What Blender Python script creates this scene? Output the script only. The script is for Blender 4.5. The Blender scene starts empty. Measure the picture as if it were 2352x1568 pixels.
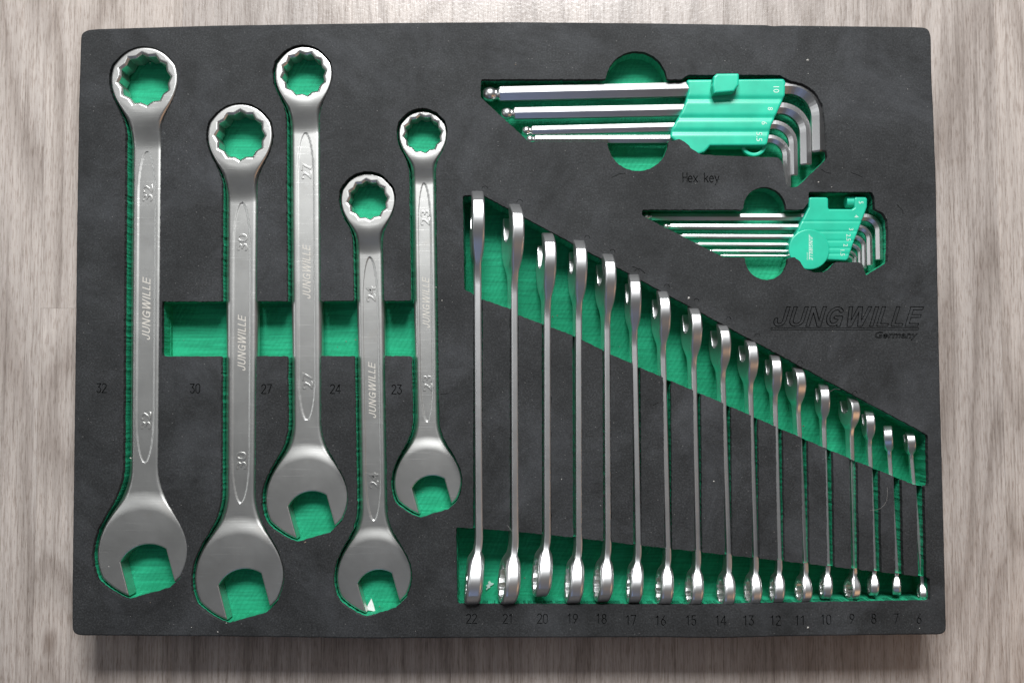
import bpy, math, random
import numpy as np
from mathutils import Vector, Matrix
from mathutils.geometry import delaunay_2d_cdt

random.seed(7)
rng = np.random.default_rng(7)
SC = bpy.context.scene
COL = SC.collection
MM = 0.001

# ------------------------------------------------------------------ camera, light, exposure
H_CAM = 680.0            # mm above the foam's top face
TRAY = 40.0              # tray thickness, mm (floor is z = 0)
F_PX, CX, CY = 2176.0, 1176.0, 784.0
TILT = math.radians(2.71)

cam_d = bpy.data.cameras.new("camera")
cam = bpy.data.objects.new("camera", cam_d)
COL.objects.link(cam)
cam.location = (0, 0, (H_CAM + TRAY) * MM)
cam.rotation_euler = (TILT, 0, 0)
cam_d.sensor_width = 36.0
cam_d.lens = 36.0 * F_PX / 2352.0
cam_d.clip_start = 0.02
cam_d.clip_end = 50
cam_d.dof.use_dof = True
cam_d.dof.focus_distance = 0.682
cam_d.dof.aperture_fstop = 5.6
SC.camera = cam

world = bpy.data.worlds.new("World")
SC.world = world
world.use_nodes = True
wn = world.node_tree.nodes
wn["Background"].inputs[0].default_value = (0.95, 0.97, 1.0, 1)
wn["Background"].inputs[1].default_value = 0.085

def area_lamp(name, loc, target, sx, sy, power, color):
    d = bpy.data.lights.new(name, 'AREA')
    d.shape = 'RECTANGLE'
    d.size, d.size_y = sx, sy
    d.energy = power
    d.color = color
    o = bpy.data.objects.new(name, d)
    COL.objects.link(o)
    o.location = loc
    o.rotation_euler = (Vector(target) - Vector(loc)).to_track_quat('-Z', 'Y').to_euler()
    return o

area_lamp("window_light", (0.03, 1.32, 1.32), (0.0, 0.05, 0.0), 0.85, 0.52, 60.0, (0.97, 0.985, 1.0))
area_lamp("bright_ceiling", (0.1, 1.15, 2.3), (0.1, 1.15, 0.0), 1.9, 1.9, 5.0, (0.97, 0.985, 1.0))
area_lamp("added_side_lamp", (-1.6, 0.25, 1.30), (0.0, 0.0, 0.0), 0.8, 0.8, 2.6, (0.95, 0.98, 1.0))  # lamp added on the left to brighten the hex keys' left facets
area_lamp("blue_bounce", (-0.15, -0.95, 0.78), (0.0, 0.0, 0.0), 0.5, 0.5, 0.42, (0.30, 0.48, 1.0))
area_lamp("warm_bounce", (0.95, -0.60, 0.80), (0.0, 0.0, 0.0), 0.6, 0.6, 1.1, (1.0, 0.55, 0.28))

SC.view_settings.view_transform = 'Standard'
SC.view_settings.look = 'None'
SC.view_settings.exposure = 0.0
SC.view_settings.gamma = 1.0
SC.view_settings.use_curve_mapping = False
SC.render.engine = 'CYCLES'
SC.cycles.use_denoising = True
SC.cycles.max_bounces = 6

# ------------------------------------------------------------------ photo pixel -> point at a given height
_ct, _st = math.cos(TILT), math.sin(TILT)
def at(px, py, z=0.0):
    """pixel of the 2352 wide photograph -> (x, y) in mm on the plane z (0 = foam top)"""
    dx, dy = (px - CX) / F_PX, (CY - py) / F_PX
    d = (dx, _st + dy * _ct, -_ct + dy * _st)
    t = (z - H_CAM) / d[2]
    return np.array((d[0] * t, d[1] * t))

# ------------------------------------------------------------------ materials
def mat(name):
    m = bpy.data.materials.new(name)
    m.use_nodes = True
    nt = m.node_tree
    return m, nt, nt.nodes["Principled BSDF"]

def nd(nt, typ, **kw):
    n = nt.nodes.new(typ)
    for k, v in kw.items():
        if k in n.inputs:
            n.inputs[k].default_value = v
        else:
            setattr(n, k, v)
    return n

def ramp(nt, src, stops):
    r = nt.nodes.new('ShaderNodeValToRGB')
    el = r.color_ramp.elements
    while len(el) < len(stops):
        el.new(0.5)
    for e, (p, c) in zip(el, stops):
        e.position = p
        e.color = (*c, 1) if len(c) == 3 else c
    nt.links.new(src, r.inputs[0])
    return r

def mixc(nt, fac, a, b, mode='MIX'):
    m = nt.nodes.new('ShaderNodeMix')
    m.data_type = 'RGBA'
    m.blend_type = mode
    for sock, v in ((m.inputs[0], fac), (m.inputs[6], a), (m.inputs[7], b)):
        if hasattr(v, 'is_linked'):
            nt.links.new(v, sock)
        else:
            sock.default_value = v if not isinstance(v, tuple) else (*v, 1)[:4]
    return m.outputs[2]

def coords(nt, scale=(1, 1, 1), kind='Object', rot=(0, 0, 0)):
    tc = nt.nodes.new('ShaderNodeTexCoord')
    mp = nt.nodes.new('ShaderNodeMapping')
    mp.inputs['Scale'].default_value = scale
    mp.inputs['Rotation'].default_value = rot
    nt.links.new(tc.outputs[kind], mp.inputs[0])
    return mp.outputs[0]

def noise(nt, vec, scale, detail=3.0, rough=0.5, dist=0.0):
    n = nd(nt, 'ShaderNodeTexNoise', Scale=scale, Detail=detail, Roughness=rough, Distortion=dist)
    nt.links.new(vec, n.inputs['Vector'])
    return n.outputs['Fac']

def bump(nt, bs, height, strength, dist, prev=None):
    b = nd(nt, 'ShaderNodeBump', Strength=strength, Distance=dist)
    nt.links.new(height, b.inputs['Height'])
    if prev is not None:
        nt.links.new(prev, b.inputs['Normal'])
    nt.links.new(b.outputs[0], bs.inputs['Normal'])
    return b.outputs[0]

def make_foam_black():
    m, nt, bs = mat("black_foam")
    v = coords(nt)
    blotch = noise(nt, v, 24, 6, 0.72)
    base = ramp(nt, blotch, [(0.30, (0.0095, 0.0101, 0.0104)), (0.70, (0.0275, 0.0288, 0.0298))]).outputs[0]
    grain = noise(nt, v, 800, 3, 0.75)
    g2 = ramp(nt, grain, [(0.30, (0.45, 0.45, 0.45)), (0.52, (1, 1, 1)), (0.75, (2.3, 2.3, 2.3))]).outputs[0]
    c = mixc(nt, 1.0, base, g2, 'MULTIPLY')
    # dust specks
    vo = nd(nt, 'ShaderNodeTexVoronoi', Scale=310.0)
    nt.links.new(v, vo.inputs['Vector'])
    speck = ramp(nt, vo.outputs['Distance'], [(0.0, (1, 1, 1)), (0.08, (1, 1, 1)), (0.12, (0, 0, 0))]).outputs[0]
    sel = ramp(nt, vo.outputs['Color'], [(0.0, (0, 0, 0)), (0.74, (0, 0, 0)), (0.80, (1, 1, 1))]).outputs[0]
    f = mixc(nt, 1.0, speck, sel, 'MULTIPLY')
    fs = nd(nt, 'ShaderNodeMath', operation='MULTIPLY')
    nt.links.new(f, fs.inputs[0]); fs.inputs[1].default_value = 0.35
    c = mixc(nt, fs.outputs[0], c, (0.30, 0.29, 0.27))
    # dusty grey veil, strongest in soft patches
    veil = ramp(nt, noise(nt, v, 11, 6, 0.72, 0.6), [(0.48, (0, 0, 0)), (0.78, (0.34, 0.34, 0.34))]).outputs[0]
    c = mixc(nt, veil, c, (0.10, 0.105, 0.115))
    # fine scuffs
    vs = coords(nt, (90, 900, 90), rot=(0, 0, 0.5))
    sc = ramp(nt, noise(nt, vs, 1.0, 2, 0.5), [(0.70, (0, 0, 0)), (0.78, (0.25, 0.25, 0.25))]).outputs[0]
    c = mixc(nt, sc, c, (0.11, 0.11, 0.115))
    nt.links.new(c, bs.inputs['Base Color'])
    bs.inputs['Roughness'].default_value = 0.72
    bs.inputs['Specular IOR Level'].default_value = 0.30
    b1 = bump(nt, bs, grain, 0.35, 0.0003)
    bump(nt, bs, noise(nt, v, 60, 3, 0.6), 0.25, 0.002, b1)
    return m

def make_foam_green():
    m, nt, bs = mat("green_foam")
    v = coords(nt)
    big = noise(nt, v, 25, 4, 0.6)
    c = ramp(nt, big, [(0.3, (0.009, 0.25, 0.126)), (0.7, (0.017, 0.34, 0.178))]).outputs[0]
    # milling arcs left by the cutter
    va = coords(nt, (1, 1, 1), rot=(0, 0, 0.5))
    w = nd(nt, 'ShaderNodeTexWave', Scale=95.0, Distortion=3.5, Detail=3.0)
    w.inputs['Detail Scale'].default_value = 1.2
    nt.links.new(va, w.inputs['Vector'])
    vm = coords(nt, (35, 620, 35))
    streak = noise(nt, vm, 1.0, 3, 0.6)
    fine = noise(nt, v, 900, 3, 0.65)
    lite = ramp(nt, streak, [(0.34, (0.78, 0.78, 0.78)), (0.66, (1.15, 1.15, 1.15))]).outputs[0]
    c = mixc(nt, 1.0, c, lite, 'MULTIPLY')
    dirt = ramp(nt, noise(nt, v, 130, 4, 0.7), [(0.66, (0, 0, 0)), (0.76, (0.4, 0.4, 0.4))]).outputs[0]
    c = mixc(nt, dirt, c, (0.02, 0.10, 0.06))
    nt.links.new(c, bs.inputs['Base Color'])
    bs.inputs['Roughness'].default_value = 0.8
    bs.inputs['Specular IOR Level'].default_value = 0.25
    b0 = bump(nt, bs, w.outputs['Fac'], 0.35, 0.0005)
    b1 = bump(nt, bs, streak, 0.35, 0.0005, b0)
    bump(nt, bs, fine, 0.4, 0.0005, b1)
    return m

def make_steel(name, base=(0.62, 0.63, 0.63), rough=0.30, brushed=True, warm=0.0):
    m, nt, bs = mat(name)
    v = coords(nt)
    bs.inputs['Metallic'].default_value = 1.0
    blotch = noise(nt, v, 45, 4, 0.6)
    dark = tuple(x * 0.95 for x in base)
    c = ramp(nt, blotch, [(0.3, dark), (0.7, base)]).outputs[0]
    tar = ramp(nt, noise(nt, v, 28, 5, 0.7, 0.4), [(0.60, (0, 0, 0)), (0.78, (warm, warm, warm))]).outputs[0]
    c = mixc(nt, tar, c, (0.42, 0.33, 0.22))
    nt.links.new(c, bs.inputs['Base Color'])
    grit = noise(nt, v, 1700, 2, 0.6)
    ro = nd(nt, 'ShaderNodeMapRange')
    ro.inputs['To Min'].default_value = rough - 0.07
    ro.inputs['To Max'].default_value = rough + 0.07
    nt.links.new(noise(nt, v, 30, 6, 0.65), ro.inputs['Value'])
    nt.links.new(ro.outputs[0], bs.inputs['Roughness'])
    b = bump(nt, bs, grit, 0.02, 0.0002)
    if brushed:
        vb = coords(nt, (30, 1900, 30))
        sc = ramp(nt, noise(nt, vb, 1.0, 2, 0.5), [(0.62, (0, 0, 0)), (0.75, (1, 1, 1))]).outputs[0]
        bump(nt, bs, sc, 0.22, 0.0001, b)
    return m

def make_plain(name, col, rough, metallic=0.0, spec=0.5, grain=0.0, gscale=400):
    m, nt, bs = mat(name)
    v = coords(nt)
    n = noise(nt, v, gscale, 3, 0.6)
    lo = tuple(x * (1 - grain) for x in col)
    hi = tuple(min(1, x * (1 + grain)) for x in col)
    nt.links.new(ramp(nt, n, [(0.3, lo), (0.7, hi)]).outputs[0], bs.inputs['Base Color'])
    bs.inputs['Roughness'].default_value = rough
    bs.inputs['Metallic'].default_value = metallic
    bs.inputs['Specular IOR Level'].default_value = spec
    return m

def make_wood():
    m, nt, bs = mat("grey_laminate")
    tc = nt.nodes.new('ShaderNodeTexCoord')
    oi = nt.nodes.new('ShaderNodeObjectInfo')
    off = nd(nt, 'ShaderNodeVectorMath', operation='SCALE')
    off.inputs[0].default_value = (7.3, 11.9, 3.1)
    nt.links.new(oi.outputs['Random'], off.inputs['Scale'])
    add = nd(nt, 'ShaderNodeVectorMath', operation='ADD')
    nt.links.new(tc.outputs['Object'], add.inputs[0])
    nt.links.new(off.outputs[0], add.inputs[1])
    P0 = add.outputs[0]
    def mp(scale):
        k = nt.nodes.new('ShaderNodeMapping')
        k.inputs['Scale'].default_value = scale
        nt.links.new(P0, k.inputs[0])
        return k.outputs[0]
    # cathedral growth rings: contour lines of a stretched noise field
    field = noise(nt, mp((14, 1.3, 1)), 1.0, 1.5, 0.4, 0.15)
    mul = nd(nt, 'ShaderNodeMath', operation='MULTIPLY'); mul.inputs[1].default_value = 7.0
    nt.links.new(field, mul.inputs[0])
    vd = nd(nt, 'ShaderNodeTexVoronoi', Scale=1.0, feature='SMOOTH_F1', Smoothness=0.25)
    nt.links.new(mp((9.5, 1.7, 0.001)), vd.inputs['Vector'])
    vm = nd(nt, 'ShaderNodeMath', operation='MULTIPLY_ADD'); vm.inputs[1].default_value = 6.5
    nt.links.new(vd.outputs['Distance'], vm.inputs[0]); nt.links.new(mul.outputs[0], vm.inputs[2])
    wob = noise(nt, mp((160, 40, 1)), 1.0, 3, 0.6)
    wadd = nd(nt, 'ShaderNodeMath', operation='MULTIPLY_ADD'); wadd.inputs[1].default_value = 0.3
    nt.links.new(wob, wadd.inputs[0]); nt.links.new(vm.outputs[0], wadd.inputs[2])
    fr = nd(nt, 'ShaderNodeMath', operation='FRACT')
    nt.links.new(wadd.outputs[0], fr.inputs[0])
    ring = ramp(nt, fr.outputs[0], [(0.0, (0.58, 0.55, 0.53)), (0.16, (0.90, 0.90, 0.90)), (0.55, (1.04, 1.04, 1.04)), (0.84, (0.78, 0.77, 0.76)), (1.0, (0.58, 0.55, 0.53))]).outputs[0]
    pores = noise(nt, mp((1100, 90, 1)), 1.0, 3, 0.65)
    pr = ramp(nt, pores, [(0.34, (0.0, 0.0, 0.0)), (0.50, (1, 1, 1))]).outputs[0]
    streak = noise(nt, mp((150, 5, 1)), 1.0, 4, 0.6)
    lines = noise(nt, mp((520, 10, 1)), 1.0, 5, 0.75)
    lr = ramp(nt, lines, [(0.35, (0.70, 0.675, 0.655)), (0.50, (1.0, 1.0, 1.0)), (0.70, (1.11, 1.10, 1.09))]).outputs[0]
    base = ramp(nt, streak, [(0.25, (0.322, 0.281, 0.252)), (0.5, (0.398, 0.352, 0.320)), (0.78, (0.462, 0.415, 0.381))]).outputs[0]
    c = mixc(nt, 0.70, base, mixc(nt, 1.0, base, ring, 'MULTIPLY'))
    c = mixc(nt, 1.0, c, lr, 'MULTIPLY')
    dk = mixc(nt, 1.0, c, (0.68, 0.64, 0.61), 'MULTIPLY')
    c = mixc(nt, pr, dk, c)
    tone = ramp(nt, oi.outputs['Random'], [(0.0, (0.93, 0.93, 0.935)), (1.0, (1.12, 1.11, 1.10))]).outputs[0]
    c = mixc(nt, 1.0, c, tone, 'MULTIPLY')
    # knots
    vo = nd(nt, 'ShaderNodeTexVoronoi', Scale=1.0)
    nt.links.new(mp((13, 7, 0.001)), vo.inputs['Vector'])
    kn = ramp(nt, vo.outputs['Distance'], [(0.0, (1, 1, 1)), (0.045, (0.7, 0.7, 0.7)), (0.10, (0, 0, 0))]).outputs[0]
    c = mixc(nt, kn, c, mixc(nt, 1.0, c, (0.48, 0.42, 0.38), 'MULTIPLY'))
    nt.links.new(c, bs.inputs['Base Color'])
    bs.inputs['Roughness'].default_value = 0.26
    bs.inputs['Specular IOR Level'].default_value = 0.75
    b1 = bump(nt, bs, pores, 0.22, 0.0005)
    bump(nt, bs, noise(nt, P0, 420, 2, 0.5), 0.2, 0.0005, b1)
    return m

M_BLACK = make_foam_black()
M_GREEN = make_foam_green()
M_STEEL = make_steel("satin_steel", (0.67, 0.665, 0.64), 0.36, True, 0.22)
M_CHROME = make_steel("satin_chrome", (0.82, 0.82, 0.815), 0.34, False, 0.10)
M_HEX = make_steel("nickel_hex", (0.70, 0.695, 0.69), 0.32, False, 0.05)
M_PLASTIC = make_plain("green_plastic", (0.018, 0.44, 0.280), 0.34, 0, 0.5, 0.13, 45)
M_ETCH = make_plain("etched_mark", (0.50, 0.47, 0.42), 0.55, 0.0, 0.4, 0.08)
M_PRINT = make_plain("white_print", (0.50, 0.66, 0.58), 0.5, 0, 0.4, 0.05)
M_WOOD = make_wood()
M_CHIP = make_plain("white_chip", (0.75, 0.73, 0.72), 0.4, 0, 0.5, 0.05)
M_SHAVE = make_plain("pale_shaving", (0.45, 0.60, 0.54), 0.5, 0, 0.5, 0.1)
M_CRUMB = make_plain("grit", (0.20, 0.16, 0.12), 0.8, 0, 0.3, 0.5, 900)
M_LINT = make_plain("lint", (0.42, 0.40, 0.37), 0.8, 0, 0.3, 0.3, 900)

# ------------------------------------------------------------------ object helpers
def link(name, me, parent=None, material=None):
    o = bpy.data.objects.new(name, me)
    COL.objects.link(o)
    if material is not None and me is not None and not me.materials:
        me.materials.append(material)
    if parent is not None:
        o.parent = parent
    return o

def tag(o, label=None, cat=None, group=None, kind=None):
    if label: o["label"] = label
    if cat: o["category"] = cat
    if group: o["group"] = group
    if kind: o["kind"] = kind
    return o

def empty(name, loc_mm=(0, 0, 0), M=None):
    o = bpy.data.objects.new(name, None)
    o.empty_display_size = 0.01
    COL.objects.link(o)
    o.location = Vector(loc_mm) * MM
    if M is not None:
        o.matrix_world = M
    return o

def mesh_np(name, verts_mm, faces, normals=None, smooth=True):
    """verts (n,3) in mm, faces list or (m,k) array"""
    me = bpy.data.meshes.new(name)
    v = np.asarray(verts_mm, dtype=np.float32) * MM
    if isinstance(faces, np.ndarray):
        m, k = faces.shape
        me.vertices.add(len(v)); me.vertices.foreach_set('co', v.ravel())
        me.loops.add(m * k); me.loops.foreach_set('vertex_index', faces.astype(np.int32).ravel())
        me.polygons.add(m)
        me.polygons.foreach_set('loop_start', np.arange(0, m * k, k, dtype=np.int32))
        me.update(calc_edges=True)
        me.validate()
    else:
        me.from_pydata([tuple(p) for p in v], [], faces)
        me.update()
    me.polygons.foreach_set('use_smooth', np.full(len(me.polygons), smooth))
    if normals is not None and len(me.vertices) == len(normals):
        me.normals_split_custom_set_from_vertices([tuple(n) for n in normals])
    return me

# ------------------------------------------------------------------ signed distance fields and their surfaces
def smin(a, b, k):
    h = np.clip(0.5 + 0.5 * (b - a) / k, 0, 1)
    return b * (1 - h) + a * h - k * h * (1 - h)

def sstep(a, b, x):
    t = np.clip((x - a) / (b - a), 0, 1)
    return t * t * (3 - 2 * t)

def smax(a, b, k):
    return -smin(-a, -b, k)

def rot2(x, y, a):
    c, s = math.cos(a), math.sin(a)
    return c * x + s * y, -s * x + c * y

def hexd(x, y, ap):
    x, y = np.abs(x), np.abs(y)
    return np.maximum(x, 0.5 * x + 0.8660254 * y) - ap

def poly_sdf(X, Y, pts):
    pts = np.asarray(pts, float)
    X, Y = np.broadcast_arrays(X, Y)
    d = np.full(X.shape, 1e18)
    ins = np.zeros(X.shape, bool)
    n = len(pts)
    for i in range(n):
        ax, ay = pts[i - 1]; bx, by = pts[i]
        ex, ey = bx - ax, by - ay
        wx, wy = X - ax, Y - ay
        t = np.clip((wx * ex + wy * ey) / (ex * ex + ey * ey + 1e-12), 0, 1)
        dx, dy = wx - ex * t, wy - ey * t
        d = np.minimum(d, dx * dx + dy * dy)
        if ay != by:
            c = (ay > Y) != (by > Y)
            ins ^= c & (X < (bx - ax) * (Y - ay) / (by - ay) + ax)
    d = np.sqrt(d)
    return np.where(ins, -d, d)

def seg_sdf(X, Y, lines):
    d = np.full(np.broadcast(X, Y).shape, 1e18)
    for ln in lines:
        for (ax, ay), (bx, by) in zip(ln[:-1], ln[1:]):
            ex, ey = bx - ax, by - ay
            wx, wy = X - ax, Y - ay
            t = np.clip((wx * ex + wy * ey) / (ex * ex + ey * ey + 1e-12), 0, 1)
            d = np.minimum(d, (wx - ex * t) ** 2 + (wy - ey * t) ** 2)
    return np.sqrt(d)

def extrude(d2, z, zc, h, r):
    w = np.abs(z - zc) - h
    a, b = d2 + r, w + r
    return np.sqrt(np.maximum(a, 0) ** 2 + np.maximum(b, 0) ** 2) + np.minimum(np.maximum(a, b), 0) - r

def surface(F, lo, hi, h, iters=4):
    """surface nets over F<0, vertices pulled onto F=0, normals from its gradient"""
    ax = [np.arange(l - 1.5 * h, u + 2.5 * h, h) for l, u in zip(lo, hi)]
    V = F(ax[0][:, None, None], ax[1][None, :, None], ax[2][None, None, :])
    V = np.broadcast_to(V, tuple(len(a) for a in ax)).astype(np.float32)
    S = V < 0
    n = [len(a) for a in ax]
    cnt = np.zeros((n[0] - 1, n[1] - 1, n[2] - 1), np.int8)
    for i in (0, 1):
        for j in (0, 1):
            for k in (0, 1):
                cnt += S[i:n[0] - 1 + i, j:n[1] - 1 + j, k:n[2] - 1 + k]
    act = (cnt > 0) & (cnt < 8)
    I, J, K = np.nonzero(act)
    vid = np.full(act.shape, -1, np.int64)
    vid[I, J, K] = np.arange(len(I))
    corner = [(i, j, k) for i in (0, 1) for j in (0, 1) for k in (0, 1)]
    val = np.stack([V[I + a, J + b, K + c] for a, b, c in corner], 1)
    acc = np.zeros((len(I), 3)); num = np.zeros(len(I))
    for p in range(8):
        for q in range(p + 1, 8):
            A, B = np.array(corner[p]), np.array(corner[q])
            if np.abs(A - B).sum() != 1:
                continue
            va, vb = val[:, p], val[:, q]
            m = (va < 0) != (vb < 0)
            t = np.where(m, va / np.where(m, va - vb, 1), 0)
            acc += np.where(m[:, None], A + t[:, None] * (B - A), 0)
            num += m
    pos = acc / num[:, None] + np.stack([I, J, K], 1)
    P = np.stack([ax[d][0] + pos[:, d] * h for d in range(3)], 1)
    quads = []
    for d in range(3):
        e, f = [(1, 2), (2, 0), (0, 1)][d]
        sl0 = [slice(None)] * 3; sl1 = [slice(None)] * 3
        sl0[d] = slice(0, -1); sl1[d] = slice(1, None)
        a, b = S[tuple(sl0)], S[tuple(sl1)]
        for sgn, msk in ((1, a & ~b), (-1, ~a & b)):
            idx = np.stack(np.nonzero(msk), 1)
            if not len(idx): continue
            ok = (idx[:, e] > 0) & (idx[:, f] > 0) & (idx[:, e] < n[e] - 1) & (idx[:, f] < n[f] - 1)
            idx = idx[ok]
            def c(de, df):
                t = idx.copy(); t[:, e] -= de; t[:, f] -= df
                return vid[t[:, 0], t[:, 1], t[:, 2]]
            q = np.stack([c(1, 1), c(0, 1), c(0, 0), c(1, 0)], 1)
            quads.append(q if sgn > 0 else q[:, ::-1])
    Q = np.concatenate(quads)
    def grad(P):
        e = 0.04
        f0 = F(P[:, 0], P[:, 1], P[:, 2])
        g = np.stack([F(P[:, 0] + (d == 0) * e, P[:, 1] + (d == 1) * e, P[:, 2] + (d == 2) * e) - f0 for d in range(3)], 1) / e
        return f0, g
    for _ in range(iters):
        f0, g = grad(P)
        st = (f0 / np.maximum((g ** 2).sum(1), 0.2))[:, None] * g
        ln = np.linalg.norm(st, axis=1, keepdims=True)
        P = P - st * np.minimum(1, 0.45 * h / np.maximum(ln, 1e-9))
    _, g = grad(P)
    N = g / np.maximum(np.linalg.norm(g, axis=1, keepdims=True), 1e-9)
    return P, Q, N

def sub_surface(P, Q, N, mask):
    q = Q[mask]
    u, inv = np.unique(q, return_inverse=True)
    return P[u], inv.reshape(-1, 4), N[u]

# ------------------------------------------------------------------ contours of 2D fields
def contours(F, xs, ys):
    """closed loops of F = 0 (F indexed [x, y]); returns list of (n,2)"""
    S = F < 0
    code = S[:-1, :-1] * 1 + S[1:, :-1] * 2 + S[1:, 1:] * 4 + S[:-1, 1:] * 8
    I, J = np.nonzero((code > 0) & (code < 15))
    ny = len(ys)
    pts = {}
    def pt(key):
        if key in pts: return pts[key]
        k, i, j = key
        if k == 0:
            t = F[i, j] / (F[i, j] - F[i + 1, j]); p = (xs[i] + t * (xs[i + 1] - xs[i]), ys[j])
        else:
            t = F[i, j] / (F[i, j] - F[i, j + 1]); p = (xs[i], ys[j] + t * (ys[j + 1] - ys[j]))
        pts[key] = p
        return p
    nxt = {}
    T = {1: 'LB', 2: 'BR', 3: 'LR', 4: 'RT', 6: 'BT', 7: 'LT', 8: 'TL', 9: 'TB', 11: 'TR', 12: 'RL', 13: 'RB', 14: 'BL', 5: 'LBRT', 10: 'BRTL'}
    for i, j in zip(I.tolist(), J.tolist()):
        s = T[int(code[i, j])]
        E = {'B': (0, i, j), 'T': (0, i, j + 1), 'L': (1, i, j), 'R': (1, i + 1, j)}
        for a in range(0, len(s), 2):
            nxt[E[s[a]]] = E[s[a + 1]]
    loops = []
    while nxt:
        k0, k = next(iter(nxt.items()))
        del nxt[k0]
        loop = [pt(k0)]
        while k != k0 and k in nxt:
            loop.append(pt(k)); k = nxt.pop(k)
        if len(loop) > 6:
            loops.append(np.array(loop))
    return loops

def simplify(L, tol):
    for _ in range(5):
        n = len(L)
        if n < 12: break
        a, b = np.roll(L, 1, 0), np.roll(L, -1, 0)
        e = b - a
        ln = np.maximum(np.linalg.norm(e, axis=1), 1e-9)
        dev = np.abs(e[:, 0] * (L[:, 1] - a[:, 1]) - e[:, 1] * (L[:, 0] - a[:, 0])) / ln
        kill = (dev < tol) & (ln < 9.0)
        kill[1::2] = False
        if _ % 2: kill = np.roll(kill, 1) & (dev < tol)
        if not kill.any(): continue
        L = L[~kill]
    return L

def blur(F, n):
    for _ in range(n):
        G = np.pad(F, 1, mode='edge')
        F = (G[:-2, 1:-1] + G[2:, 1:-1] + 2 * G[1:-1, 1:-1]) / 4
        G = np.pad(F, 1, mode='edge')
        F = (G[1:-1, :-2] + G[1:-1, 2:] + 2 * G[1:-1, 1:-1]) / 4
    return F

def rough_noise(shape, amp):
    a = rng.normal(size=shape)
    a = blur(a, 2); a /= a.std()
    b = blur(rng.normal(size=shape), 10); b /= b.std()
    return amp * (0.7 * a + 0.6 * b)

# ------------------------------------------------------------------ floor of grey laminate planks (z = 0)
floor_me = mesh_np("floor", [(-900, -900, -6), (900, -900, -6), (900, 900, -6), (-900, 900, -6)], [(0, 1, 2, 3)], smooth=False)
floor = tag(link("floor", floor_me, None, make_plain("seam_dark", (0.10, 0.085, 0.075), 0.9)), kind="structure")
x_seam = at(74, 1500, -TRAY)[0]
strip_w = (at(1998, 1500, -TRAY)[0] - x_seam) / 6.0
joint_y = at(130, 708, -TRAY)[1]
plank_cache = {}
def plank_mesh(w, l):
    key = (round(w, 2), round(l, 1))
    if key not in plank_cache:
        g, b = 0.03, 0.10
        x, y = w / 2 - g, l / 2 - g
        v = [(-x, -y, -5), (x, -y, -5), (x, y, -5), (-x, y, -5), (-x, -y, -b), (x, -y, -b), (x, y, -b), (-x, y, -b),
             (-x + b, -y + b, 0), (x - b, -y + b, 0), (x - b, y - b, 0), (-x + b, y - b, 0)]
        f = [(8, 9, 10, 11)]
        for a in (0, 4):
            for i in range(4):
                j = (i + 1) % 4
                f.append((a + i, a + j, a + 4 + j, a + 4 + i))
        plank_cache[key] = mesh_np("plank", v, f, smooth=False)
        plank_cache[key].materials.append(M_WOOD)
    return plank_cache[key]
PL = 620.0
for i in range(-6, 12):
    x = x_seam + (i + 0.5) * strip_w
    if abs(x) > 900: continue
    y0 = joint_y if i == 0 else (-300 if i in (-1, 6, 7) else [-100, 60, 150, -40, 110][i % 5])
    k0 = math.floor((-900 - y0) / PL)
    for k in range(k0, k0 + 5):
        a, b = max(-900, y0 + k * PL), min(900, y0 + (k + 1) * PL)
        if b - a < 20: continue
        o = link("plank", plank_mesh(strip_w, b - a), floor)
        o.location = (x * MM, (a + b) / 2 * MM, 0)

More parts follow.
